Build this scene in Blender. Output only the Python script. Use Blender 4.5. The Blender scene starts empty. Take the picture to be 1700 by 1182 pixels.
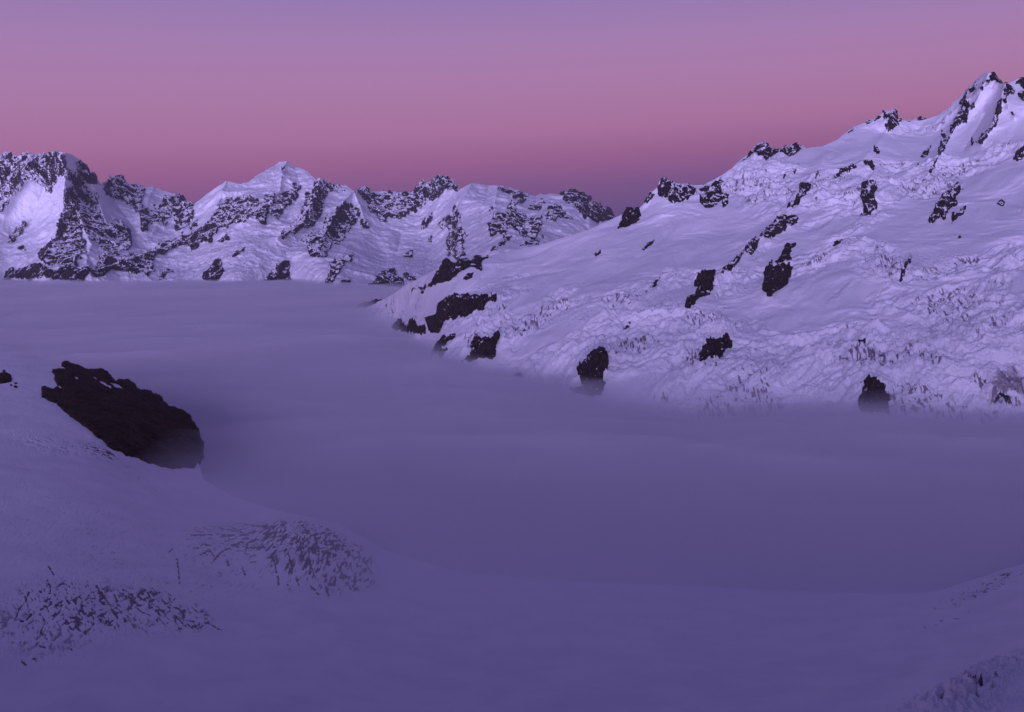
import bpy, math, numpy as np
# ------------------------------------------------------------------ scene
sc = bpy.context.scene
col = sc.collection
RES = 1.0            # mesh step in photo pixels (1.0 = finest)
F = 1823.0           # focal length in photo pixels
PITCH = math.radians(5.36)
CP, SP = math.cos(PITCH), math.sin(PITCH)
FOG = -250.0         # height of the fog top below the camera, metres
f32 = np.float32
SHADE_RIDGE = 85.  # rise of the unseen slope added behind the camera to shade the valley

# ------------------------------------------------------------------ noise
rng = np.random.RandomState(7)
PERM = rng.permutation(256).astype(np.int32)
PERM = np.concatenate([PERM, PERM, PERM])
g = rng.normal(size=(256, 3)); g /= np.linalg.norm(g, axis=1)[:, None]
GRAD = g.astype(f32)

def perlin(P):
    P = np.asarray(P, dtype=np.float64)
    I = np.floor(P).astype(np.int64)
    f = (P - I).astype(f32)
    I = (I & 255).astype(np.int32)
    u = f * f * f * (f * (f * 6 - 15) + 10)
    out = np.zeros(P.shape[:-1], dtype=f32)
    for dx in (0, 1):
        wx = u[..., 0] if dx else 1 - u[..., 0]
        ix = PERM[(I[..., 0] + dx) & 255]
        for dy in (0, 1):
            wy = u[..., 1] if dy else 1 - u[..., 1]
            iy = PERM[ix + ((I[..., 1] + dy) & 255)]
            for dz in (0, 1):
                wz = u[..., 2] if dz else 1 - u[..., 2]
                G = GRAD[PERM[iy + ((I[..., 2] + dz) & 255)]]
                d = G[..., 0] * (f[..., 0] - dx) + G[..., 1] * (f[..., 1] - dy) + G[..., 2] * (f[..., 2] - dz)
                out += wx * wy * wz * d
    return out * 1.6

def fbm(P, L, octs=4, gain=.5, off=0., aniso=(1, 1, 1)):
    Q = np.asarray(P) / (L * np.array(aniso)) + off
    a, s = 1., 0.
    for o in range(octs):
        s = s + a * perlin(Q); Q = Q * 2.03 + 17.3; a *= gain
    return s

def ridged(P, L, octs=4, gain=.5, off=0., aniso=(1, 1, 1)):
    Q = np.asarray(P) / (L * np.array(aniso)) + off
    a, s = 1., 0.
    for o in range(octs):
        s = s + a * (1 - 2 * np.abs(perlin(Q))); Q = Q * 2.07 + 11.1; a *= gain
    return s

def sstep(a, b, x):
    t = np.clip((x - a) / (b - a), 0, 1)
    return t * t * (3 - 2 * t)

# ------------------------------------------------------------------ rays
def ray(x, y):
    a = (x - 850.) / F; b = (591. - y) / F
    return a, CP + b * SP, -SP + b * CP          # X, Y, Z for unit forward

def dist_for_z(x, y, z):
    a, Y, Z = ray(x, y)
    return z / (Z / Y)

def pos(x, y, D):
    a, Y, Z = ray(x, y)
    return np.stack([a / Y * D, D * np.ones_like(a), Z / Y * D], -1)

class RBF:
    """thin-plate spline of 1/D over the picture, so that planes stay planes"""
    def __init__(s, pts, lam=0.):
        xs, ys, q = [], [], []
        for p in pts:
            x, y, kind, v = p
            D = v if kind == 'D' else dist_for_z(float(x), float(y), float(v))
            xs.append(x / 1000.); ys.append(y / 1000.); q.append(1000. / D)
        s.c = np.array([xs, ys]).T; n = len(xs)
        r = np.linalg.norm(s.c[:, None] - s.c[None], axis=2)
        K = np.where(r > 0, r * r * np.log(r + 1e-12), 0) + lam * np.eye(n)
        Pm = np.c_[np.ones(n), s.c]
        A = np.zeros((n + 3, n + 3)); A[:n, :n] = K; A[:n, n:] = Pm; A[n:, :n] = Pm.T
        s.w = np.linalg.solve(A, np.r_[q, 0, 0, 0])
    def __call__(s, x, y):
        x = x / 1000.; y = y / 1000.
        out = s.w[-3] + s.w[-2] * x + s.w[-1] * y
        for (cx, cy), w in zip(s.c, s.w[:-3]):
            r2 = (x - cx) ** 2 + (y - cy) ** 2
            out = out + w * .5 * r2 * np.log(r2 + 1e-12)
        return 1000. / np.maximum(out, .05)

def seg_dist(x, y, pl, closed=False):
    d = np.full(x.shape, 1e9)
    n = len(pl)
    for i in range(n if closed else n - 1):
        ax, ay = pl[i]; bx, by = pl[(i + 1) % n]
        vx, vy = bx - ax, by - ay
        L = vx * vx + vy * vy + 1e-9
        t = np.clip(((x - ax) * vx + (y - ay) * vy) / L, 0, 1)
        d = np.minimum(d, (x - ax - t * vx) ** 2 + (y - ay - t * vy) ** 2)
    return np.sqrt(d)

def sdf(x, y, pl):
    d = seg_dist(x, y, pl, True)
    ins = np.zeros(x.shape, bool)
    n = len(pl)
    for i in range(n):
        ax, ay = pl[i]; bx, by = pl[(i + 1) % n]
        c = ((ay > y) != (by > y)) & (x < (bx - ax) * (y - ay) / ((by - ay) or 1e-9) + ax)
        ins ^= c
    return np.where(ins, d, -d)

# crops in which outlines were measured: (ox, oy, scale)
CR = {1: (0, 230, 3.94), 2: (400, 230, 3.94), 3: (800, 230, 3.94), 4: (1200, 80, 3.378), 5: (560, 400, 2.982),
      6: (1100, 350, 2.833), 7: (0, 540, 1.8414), 8: (1100, 850, 2.833), 9: (0, 560, 5.0), 10: (1500, 90, 5.63), 0: (0, 0, 1.)}
def T(k, s):
    ox, oy, m = CR[k]
    v = [float(t) for t in s.replace(';', ' ').replace(',', ' ').split()]
    return [(ox + v[i] / m, oy + v[i + 1] / m) for i in range(0, len(v), 2)]

# ------------------------------------------------------------------ mesh helpers
def make_mesh(name, V, Fq, mat, attrs=None, smooth=True):
    me = bpy.data.meshes.new(name)
    V = np.ascontiguousarray(V.reshape(-1, 3), dtype=f32)
    Fq = np.ascontiguousarray(Fq.reshape(-1, 4), dtype=np.int32)
    me.vertices.add(len(V)); me.vertices.foreach_set('co', V.ravel())
    me.loops.add(Fq.size); me.loops.foreach_set('vertex_index', Fq.ravel())
    me.polygons.add(len(Fq)); me.polygons.foreach_set('loop_start', np.arange(0, Fq.size, 4, dtype=np.int32))
    me.polygons.foreach_set('use_smooth', np.full(len(Fq), smooth))
    me.update(calc_edges=True)
    for k, a in (attrs or {}).items():
        at = me.attributes.new(k, 'FLOAT', 'POINT'); at.data.foreach_set('value', np.ascontiguousarray(a.ravel(), dtype=f32))
    me.materials.append(mat)
    o = bpy.data.objects.new(name, me); col.objects.link(o)
    return o

def grid_faces(n, m):
    i = np.arange(n - 1)[:, None] * m + np.arange(m - 1)[None]
    return np.stack([i, i + m, i + m + 1, i + 1], -1)      # rows go away from the camera last

def tag(o, label=None, cat=None, group=None, kind=None):
    if label: o['label'] = label
    if cat: o['category'] = cat
    if group: o['group'] = group
    if kind: o['kind'] = kind
    return o

# ------------------------------------------------------------------ materials
def new_mat(name):
    m = bpy.data.materials.new(name); m.use_nodes = True
    nt = m.node_tree; nt.nodes.clear()
    out = nt.nodes.new('ShaderNodeOutputMaterial')
    return m, nt, out

def N(nt, t, **k):
    n = nt.nodes.new('ShaderNode' + t)
    for a, v in k.items():
        if a.startswith('i_'):
            n.inputs[a[2:].replace('_', ' ')].default_value = v
        else: setattr(n, a, v)
    return n

def math_n(nt, op, a, b=None, clamp=False):
    n = nt.nodes.new('ShaderNodeMath'); n.operation = op; n.use_clamp = clamp
    for i, v in enumerate((a, b)):
        if v is None: continue
        if isinstance(v, (int, float)): n.inputs[i].default_value = v
        else: nt.links.new(v, n.inputs[i])
    return n.outputs[0]

def noise_n(nt, vec, scale, detail=4, rough=.55):
    n = N(nt, 'TexNoise'); n.inputs['Scale'].default_value = scale
    n.inputs['Detail'].default_value = detail; n.inputs['Roughness'].default_value = rough
    nt.links.new(vec, n.inputs['Vector']); return n.outputs['Fac']

def mix_c(nt, fac, a, b):
    n = nt.nodes.new('ShaderNodeMix'); n.data_type = 'RGBA'
    if isinstance(fac, (int, float)): n.inputs[0].default_value = fac
    else: nt.links.new(fac, n.inputs[0])
    for i, v in ((6, a), (7, b)):
        if isinstance(v, tuple): n.inputs[i].default_value = v + (1,)
        else: nt.links.new(v, n.inputs[i])
    return n.outputs[2]

def ramp(nt, fac, a, b):
    n = nt.nodes.new('ShaderNodeMapRange'); n.interpolation_type = 'SMOOTHSTEP'
    nt.links.new(fac, n.inputs[0]); n.inputs[1].default_value = a; n.inputs[2].default_value = b
    return n.outputs[0]

SNOW = (.82, .83, .86)
def snow_material(name, scale, bump, crev_col=(.10, .09, .10)):
    m, nt, out = new_mat(name)
    bs = N(nt, 'BsdfPrincipled'); bs.inputs['Roughness'].default_value = .75
    bs.inputs['Specular IOR Level'].default_value = .15
    geo = N(nt, 'NewGeometry'); P = geo.outputs['Position']
    n1 = noise_n(nt, P, 1 / (scale * 14), 5); n2 = noise_n(nt, P, 1 / scale, 6, .65)
    c = mix_c(nt, ramp(nt, n1, .35, .65), SNOW, (.74, .755, .80))
    at = N(nt, 'Attribute', attribute_name='dirt_shade')
    # fine grain breaks the edge of the painted crevasse shade and dirty ice
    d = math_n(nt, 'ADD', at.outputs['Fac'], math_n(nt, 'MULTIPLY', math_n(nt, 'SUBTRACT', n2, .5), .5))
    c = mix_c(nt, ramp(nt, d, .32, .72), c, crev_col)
    nt.links.new(c, bs.inputs['Base Color'])
    b = N(nt, 'Bump'); b.inputs['Strength'].default_value = bump; b.inputs['Distance'].default_value = scale * .5
    nt.links.new(n2, b.inputs['Height']); nt.links.new(b.outputs[0], bs.inputs['Normal'])
    nt.links.new(bs.outputs[0], out.inputs[0])
    return m

FRAC = {}
def rock_material(name, base, base2, scale, snow):
    """snow = how much snow lies on the ledges (0 none .. 1 a lot)"""
    m, nt, out = new_mat(name); FRAC[name] = snow
    bs = N(nt, 'BsdfPrincipled'); bs.inputs['Roughness'].default_value = .9
    bs.inputs['Specular IOR Level'].default_value = .2
    geo = N(nt, 'NewGeometry'); P = geo.outputs['Position']
    n1 = noise_n(nt, P, 1 / (scale * 3), 5); n2 = noise_n(nt, P, 1 / scale, 6, .7)
    c = mix_c(nt, ramp(nt, n1, .35, .65), base, base2)
    if snow > 0:
        at = N(nt, 'Attribute', attribute_name='snow')
        v = math_n(nt, 'ADD', at.outputs['Fac'], math_n(nt, 'MULTIPLY', math_n(nt, 'SUBTRACT', n2, .5), .6))
        c = mix_c(nt, ramp(nt, v, .38, .62), c, SNOW)
    nt.links.new(c, bs.inputs['Base Color'])
    b = N(nt, 'Bump'); b.inputs['Strength'].default_value = .6; b.inputs['Distance'].default_value = scale * .4
    nt.links.new(n2, b.inputs['Height']); nt.links.new(b.outputs[0], bs.inputs['Normal'])
    nt.links.new(bs.outputs[0], out.inputs[0])
    return m

M_FAR = snow_material('far_snow', 30, .6)
M_SLOPE = snow_material('slope_snow', 6, .4, (.24, .21, .24))
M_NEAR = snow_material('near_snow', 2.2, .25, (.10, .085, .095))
R_FAR = rock_material('far_rock', (.045, .033, .036), (.026, .020, .024), 14, .42)
R_FARD = rock_material('far_rock_dark', (.040, .030, .032), (.024, .018, .021), 14, .17)
R_MID = rock_material('slope_rock', (.048, .036, .037), (.026, .020, .022), 7, .24)
R_MIDD = rock_material('slope_rock_dark', (.045, .031, .028), (.025, .018, .017), 6, .03)
R_NEAR = rock_material('near_rock', (.056, .031, .018), (.030, .017, .010), 7, 0)

# ------------------------------------------------------------------ the three land sheets
def tents(x, y, D, ridges):
    for pl, amp, w in ridges:
        D = D * (1 + amp * np.exp(-seg_dist(x, y, pl) / w))
    return D

class Sheet:
    def __init__(s, rbf, ridges, disp, sky, bottom):
        s.rbf, s.ridges, s.disp, s.sky, s.bottom = rbf, ridges, disp, sky, bottom
    def base(s, x, y):
        D = tents(x, y, s.rbf(x, y), s.ridges)
        return pos(x, y, D)
    def surf(s, x, y):
        P = s.base(x, y)
        dP, dirt_shade = s.disp(P, x, y)
        return P + dP, dirt_shade
    def build(s, name, x0, x1, mat, step, back):
        nx = int((x1 - x0) / step) + 1
        X = np.linspace(x0, x1, nx)
        top = np.interp(X, *zip(*s.sky)); bot = np.interp(X, *zip(*s.bottom))
        Yr = np.arange(top.min(), bot.max() + step, step); ny = len(Yr)
        x = np.repeat(X[:, None], ny, 1)
        y = np.maximum(Yr[None], top[:, None])
        need = (Yr[None] > top[:, None] - step) & (Yr[None] < bot[:, None] + 2 * step)
        need[:, 0] |= (top - step <= Yr[0])
        P = np.zeros((nx, ny, 3)); dirt_shade = np.zeros((nx, ny), f32)
        p_, d_ = s.surf(x[need], y[need]); P[need] = p_; dirt_shade[need] = d_
        first = need.argmax(1)                       # first row at or below the crest
        crest = P[np.arange(nx), first][:, None]
        above = np.arange(ny)[None] < first[:, None]
        P = np.where(above[..., None], crest, P)
        ok = need | above
        fk = ok[:-1, :-1] & ok[1:, :-1] & ok[1:, 1:] & ok[:-1, 1:] & ~(above[:-1, 1:] & above[1:, 1:])
        # the far side of the ridge falls away behind the crest
        nb = 14
        k = (np.arange(nb, 0, -1) / nb)
        run, fall = back
        jag = fbm(crest, run * .3, 3)[..., None]
        hd = crest[..., :2] / np.linalg.norm(crest[..., :2], axis=-1, keepdims=True)
        B = crest + np.stack([hd[..., 0] * run * k, hd[..., 1] * run * k, -fall * k ** 1.3 + 0 * hd[..., 0]], -1) * (1 + .3 * jag)
        # the back is stitched to the crest row of every column
        V = np.concatenate([P.reshape(-1, 3), B.reshape(-1, 3)])
        K = nx * ny
        gf = grid_faces(nx, ny)[fk]
        gb = grid_faces(nx, nb).reshape(-1, 4) + K
        i = np.arange(nx - 1); c0 = i * ny + first[:-1]; c1 = (i + 1) * ny + first[1:]
        b0 = K + i * nb + nb - 1; b1 = b0 + nb
        FF = np.concatenate([gf, gb, np.stack([b0, b1, c1, c0], -1)])[:, ::-1]
        dd = np.concatenate([dirt_shade.ravel(), np.zeros(nx * nb, f32)])
        used, inv = np.unique(FF, return_inverse=True)
        return make_mesh(name, V[used], inv.reshape(-1, 4), mat, {'dirt_shade': dd[used]})

def cracks(P, L, w, off, aniso, warp=.35):
    W = np.stack([fbm(P, L * 1.5, 2, off=off + 3), fbm(P, L * 1.5, 2, off=off + 9), 0 * P[..., 0]], -1)
    Q = P / (L * np.array(aniso)) + W * warp + off
    a = np.abs(perlin(Q))
    return sstep(w, 0, a)

def ell(x, y, cx, cy, rx, ry, ang=0., soft=.5):
    a = math.radians(ang); c, s_ = math.cos(a), math.sin(a)
    u = ((x - cx) * c + (y - cy) * s_) / rx; v = (-(x - cx) * s_ + (y - cy) * c) / ry
    return sstep(1 + soft, 1 - soft, np.sqrt(u * u + v * v))

# --- far range
sky_far = ([(-90, 262)] + T(1, '0,110 100,118 160,110 220,112 330,100 370,90 430,95 480,112 530,150 575,195 610,230 660,300 680,290 740,258 775,250 820,275 860,315 900,322 945,325 1010,318 1060,340 1110,355 1160,375 1210,400 1265,440 1290,420 1350,370 1430,310 1480,272 1530,290 1580,297')
  + T(2, '0,292 50,288 110,240 180,200 250,155 300,148 340,175 350,190 390,192 440,220 490,270 520,272 545,265 580,300 620,312 660,305 710,330 740,345 760,335 800,345 850,345 900,350 940,345 980,358 1040,355 1110,355 1160,330 1200,305 1240,285 1285,280 1300,250 1340,250 1375,275 1400,320 1415,338 1440,330 1510,290 1560,298')
  + T(3, '0,303 100,308 150,322 200,335 260,350 310,368 350,378 385,360 400,368 460,362 510,370 540,355 590,345 640,365 690,400 740,440 770,455 800,452 840,475 862,510 930,570 1050,650') + [(1120, 425), (1200, 450)])
far_rbf = RBF([(-90, 262, 'D', 11600), (105, 253, 'D', 11300), (160, 305, 'D', 11800), (200, 295, 'D', 12600), (320, 342, 'D', 12200), (375, 300, 'D', 12300),
  (470, 268, 'D', 13000), (535, 297, 'D', 12300), (600, 312, 'D', 12600), (680, 318, 'D', 12800), (740, 295, 'D', 12500), (790, 305, 'D', 11900),
  (880, 322, 'D', 11900), (960, 318, 'D', 12000), (1015, 355, 'D', 12000), (1150, 430, 'D', 11500),
  (-90, 470, 'z', -250), (80, 470, 'z', -250), (250, 468, 'z', -250), (400, 470, 'z', -250), (550, 475, 'z', -255), (680, 490, 'z', -280), (850, 500, 'z', -280), (1100, 520, 'z', -300),
  (220, 400, 'D', 10900), (560, 395, 'D', 10900), (650, 390, 'D', 11400), (640, 430, 'D', 10500), (720, 430, 'D', 10300), (320, 420, 'D', 10500), (40, 400, 'D', 10800),
  (0, 520, 'D', 9600), (500, 520, 'D', 9700), (1000, 560, 'D', 9500)])
RG = lambda k, s, amp, w: (T(k, s), amp, w)
far_ridges = [RG(1, '430,95 430,200 440,330 480,420 540,540 600,700 560,800', -.022, 12), RG(1, '430,300 410,520 330,700 280,830', -.03, 14),
  RG(1, '540,150 580,230 640,380 700,560 820,590 850,680', -.022, 10), RG(1, '200,160 120,330 20,480', -.015, 12), RG(1, '330,110 300,300 200,600', .012, 12),
  RG(1, '740,258 820,330 900,450 950,600', -.012, 9), RG(1, '1010,318 960,450 940,600', -.012, 9), RG(1, '1160,375 1100,480 1000,620', -.01, 8),
  RG(1, '700,330 780,450 900,620', .014, 9), RG(1, '560,720 600,830', .01, 8),
  RG(1, '1480,272 1420,450 1330,620 1150,690 900,790 600,880', -.024, 11), RG(2, '300,148 250,330 150,480 0,560 -150,640', -.022, 12),
  RG(2, '350,190 400,330 300,520', .008, 9), RG(2, '520,272 480,400 400,560 240,650', -.025, 10), RG(2, '740,345 650,450 560,600 500,760', -.03, 11),
  RG(2, '740,345 790,470 820,570', -.02, 8), RG(2, '560,350 520,500 300,760', .012, 9), RG(2, '900,400 960,560 1050,640 1020,760', .02, 14),
  RG(2, '1340,250 1300,400 1200,600', -.015, 10), RG(2, '1510,290 1440,430 1420,600 1410,790', -.028, 11), RG(2, '1620,330 1560,600 1520,780', .014, 10),
  RG(3, '100,308 80,480 60,620', -.014, 9), RG(3, '260,350 200,500 170,640 90,740', -.024, 10), RG(3, '460,362 380,520 350,640', -.016, 9),
  RG(3, '590,345 620,450 700,540', -.02, 9), RG(3, '360,380 330,470 250,580', .008, 8), RG(2, '640,860 700,700 820,640', -.012, 12), RG(2, '200,940 280,820 420,740', -.01, 10)]
def disp_far(P, x, y):
    h = 48 * ridged(P, 520, 5, .52) + 20 * fbm(P, 1400, 2, off=5)
    h = h - 40
    fl = ridged(P, 110, 3, .55, off=31., aniso=(1, 1, 3.5))       # flutings run down the faces
    edge = sstep(0, 10, y - np.interp(x, *zip(*sky_far)))
    h = h * (.25 + .75 * edge)
    lo = sstep(395, 440, y)                                       # broken ice lower down
    ic = ridged(P, 95, 4, .6, off=3.) * 7 * lo
    d = np.zeros(P.shape, f32)
    d[..., 2] = h * .35 + ic + 3 * fl * (1 - lo)
    d[..., 1] = -h * .9 - 7 * fl * (1 - lo)
    dirt_shade = sstep(.72, .95, cracks(P, 70, .10, 4., (1, 1, 1))) * lo * sstep(-.1, .3, fbm(P, 500, 2, off=8)) * .55  # crack shade and dirty ice, both put into the colour
    return d, dirt_shade.astype(f32)
FARS = Sheet(far_rbf, [(p, a_ * .8, w_) for p, a_, w_ in far_ridges], disp_far, sky_far, [(-90, 520), (600, 530), (1200, 560)])

# --- right-hand slope
sky_slope = ([(540, 545), (598, 513), (621, 502), (639, 495), (654, 486), (679, 469), (700, 459), (727, 444), (745, 436), (770, 430), (796, 424), (811, 424)]
  + T(3, '130,745 240,720 380,690 540,640 700,590 790,548 900,500 925,485 960,457 1020,455 1040,440 1080,400 1110,345 1150,312 1160,270 1200,260 1240,285 1330,293 1380,300 1450,295 1540,250 1600,215')
  + T(4, '0,705 60,660 100,620 150,590 200,540 240,530 270,565 300,575 350,545 380,545 420,530 450,560 500,552 560,545 640,510 700,460 740,435 800,412 840,400 880,375 905,352 930,346 965,345 976,392 1040,405 1075,400 1110,385 1140,395 1210,370 1280,320')
  + T(10, '430,490 450,450 520,400 600,310 700,215 760,170 800,163 835,178 880,220 925,265 965,265 1040,240 1060,222 1126,215') + [(1760, 140), (1850, 150)])
slope_pts = [(600, 512, 'z', -250), (655, 545, 'z', -248), (720, 588, 'z', -250), (850, 612, 'z', -250), (1000, 640, 'z', -249), (1200, 662, 'z', -250), (1450, 676, 'z', -250),
  (1700, 684, 'z', -250), (1850, 690, 'z', -250), (540, 545, 'z', -285), (600, 600, 'z', -310), (700, 660, 'z', -330), (850, 720, 'z', -360), (1200, 760, 'z', -340), (1700, 780, 'z', -330), (1850, 780, 'z', -330),
  (621, 502, 'D', 4600), (654, 486, 'D', 3950), (700, 459, 'D', 3450), (745, 436, 'D', 3250), (861, 413, 'D', 3120), (1000, 369, 'D', 3060), (1064, 342, 'D', 3100), (1104, 296, 'D', 3150), (1160, 306, 'D', 3150),
  (1206, 285, 'D', 3200), (1300, 243, 'D', 3300), (1390, 225, 'D', 3350), (1475, 190, 'D', 3400), (1540, 198, 'D', 3450), (1640, 120, 'D', 3350), (1700, 128, 'D', 3250), (1850, 150, 'D', 3100),
  (1560, 330, 'D', 2700), (1400, 380, 'D', 2550), (1150, 400, 'D', 2750), (1000, 500, 'D', 2480), (1250, 520, 'D', 2250), (1600, 500, 'D', 2050)]
slope_rbf = RBF(slope_pts, 1e-5)
slope_ridges = [RG(10, '800,163 690,420 520,600 420,780 330,950 230,1130', -.045, 13), RG(10, '950,270 880,500 830,640 730,810', -.035, 10), RG(10, '950,270 980,500 1040,580', -.02, 8),
  RG(10, '760,560 560,900', .02, 14), RG(4, '1100,450 1000,480 880,470', .03, 16), RG(4, '930,350 920,470 840,560 760,650', -.02, 14), RG(4, '560,620 500,760 400,890 250,1050', -.02, 16),
  RG(4, '240,530 200,620', -.015, 14), RG(4, '1330,760 1200,960', -.02, 14), RG(6, '640,20 450,130 280,290 130,430', -.022, 14), RG(6, '610,160 480,390', -.02, 14),
  RG(5, '745,75 600,150 420,250 300,260', -.03, 14), RG(5, '800,262 600,300 440,400 280,420', -.03, 16), RG(5, '790,460 640,570', -.02, 14), RG(5, '1310,540 1220,720', -.03, 14),
  RG(5, '830,130 700,230 620,260', .012, 18), RG(4, '850,760 800,930', -.015, 12), RG(3, '700,760 500,870 0,910', .012, 18), RG(3, '1200,640 900,880 600,1000', .012, 18),
  RG(6, '300,595 180,700', -.03, 12), RG(6, '1000,795 940,900', -.04, 14), RG(4, '1640,480 1400,700 1250,900', .012, 20), RG(4, '0,1000 300,880 500,640', .01, 16)]
def disp_slope(P, x, y):
    edge = sstep(0, 14, y - np.interp(x, *zip(*sky_slope)))
    W = fbm(P, 220, 2, off=14.)[..., None] * np.array([60, 60, 20])
    PW = P + W
    ice = fbm(PW, 330, 3, .55, off=21.) + .28 * sstep(360, 560, y) + .22 * sstep(900, 1300, x) - .22
    ice = sstep(-.12, .30, ice)
    big = 24 * fbm(P, 560, 3, .5, off=2.) + 9 * fbm(PW, 170, 4, .5, off=6.)
    lip = 2 * sstep(.5, .0, np.abs(fbm(PW, 420, 2, .5, off=71., aniso=(1.6, 1, 1))) * 4)       # soft benches
    rough = (.1 + ice) * (4.6 * fbm(PW, 34, 4, .62, off=9., aniso=(1, 1.5, 1.3)) + 1.3 * ridged(P, 18, 3, .55, off=19., aniso=(1, 2, 2)))
    st = fbm(PW, 46, 3, .6, off=141., aniso=(1.2, 1.2, 1.)) * 3.5
    fr = st - np.floor(st); st = np.floor(st) + sstep(.30, .70, fr)
    rough = rough + ice * 3.4 * st
    cl = fbm(P, 120, 3, .55, off=33.)
    cm = sstep(.02, .38, cl) * (.06 + .94 * ice)
    for e in ((1670, 640, 60, 34), (1600, 520, 90, 40), (1440, 560, 70, 40), (1330, 640, 80, 20), (1480, 640, 60, 20), (1180, 545, 40, 22), (1090, 500, 60, 20), (940, 520, 55, 18), (780, 540, 40, 18), (1000, 565, 60, 16), (1220, 470, 40, 20), (1550, 440, 80, 30)):
        cm = np.clip(cm + .45 * ell(x, y, *e), 0, 1.15)
    mk = sstep(.20, .44, fbm(P, 7.5, 3, .66, off=83., aniso=(.75, 2.8, 2.4)) + .2 * fbm(P, 40, 2, off=85.) + .12 * (cm - .5))
    c3 = cracks(P, 42, .04, 12., (1.9, 1.4, 1.)) * sstep(0, .25, fbm(P, 70, 2, off=87.))
    cr = np.clip(mk * cm + .8 * c3 * cm, 0, 1)
    d = np.zeros(P.shape, f32)
    ru = P / np.linalg.norm(P, axis=-1, keepdims=True)
    d = -ru * (big * edge * 2.0)[..., None]
    d[..., 2] += (lip + rough) * (.2 + .8 * edge) - 2 - 3 * cr * edge
    brown = ell(x, y, 1672, 640, 38, 30, -30) * sstep(.2, .8, ridged(P, 30, 3, off=4.)) * .6
    dirt_shade = cr * .85 + brown  # shade in the cracks painted dark, plus brown dirty ice
    return d, np.clip(dirt_shade, 0, 1).astype(f32)
SLOPE = Sheet(slope_rbf, [(p, a_ * .5, w_) for p, a_, w_ in slope_ridges], disp_slope, sky_slope, [(540, 640), (650, 660), (850, 700), (1000, 730), (1200, 740), (1850, 760)])

# --- near snow slope and glacier
sky_near = [(-260, 545), (-100, 560), (0, 572), (60, 592), (100, 608), (140, 619), (176, 624), (192, 637), (226, 652), (258, 661), (280, 681), (308, 698), (318, 716), (326, 758), (338, 796), (380, 820), (420, 836), (470, 850), (560, 868), (640, 915), (760, 950), (1000, 968), (1300, 980), (1440, 985), (1520, 984), (1560, 980), (1600, 966), (1629, 957), (1660, 946), (1697, 936), (1800, 905), (1960, 880)]
near_rbf = RBF([(-260, 1320, 'D', 400), (0, 1182, 'D', 490), (0, 1320, 'D', 400), (850, 1182, 'D', 530), (850, 1320, 'D', 430), (1700, 1182, 'D', 450), (1700, 1320, 'D', 370), (1960, 1320, 'D', 360), (1960, 1182, 'D', 440),
  (700, 985, 'z', -251), (1000, 995, 'z', -252), (1350, 1015, 'z', -251), (760, 950, 'z', -258), (1000, 968, 'z', -262), (1300, 980, 'z', -262), (1500, 980, 'z', -256), (1580, 975, 'z', -247), (1640, 955, 'z', -241), (1700, 937, 'z', -232), (1960, 880, 'z', -200),
  (1550, 1100, 'D', 560), (300, 1090, 'D', 570), (100, 1000, 'D', 640), (400, 985, 'D', 720), (470, 873, 'D', 905), (540, 878, 'D', 915), (620, 925, 'D', 900), (620, 955, 'z', -249), (560, 965, 'D', 775), (500, 925, 'D', 800),
  (0, 900, 'D', 740), (200, 800, 'D', 990), (320, 825, 'z', -244), (240, 770, 'D', 1130), (0, 640, 'D', 1260), (100, 612, 'D', 1400), (0, 575, 'D', 1500), (330, 720, 'D', 1330), (-260, 545, 'D', 1650), (-260, 900, 'D', 700), (250, 680, 'D', 1330), (400, 850, 'z', -248), (330, 900, 'D', 850)], 1e-6)
near_ridges = [([(395, 888), (470, 880), (550, 900), (605, 930)], -.013, 22), RG(9, '0,300 400,330 800,500 1200,900', -.012, 60)]
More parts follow.
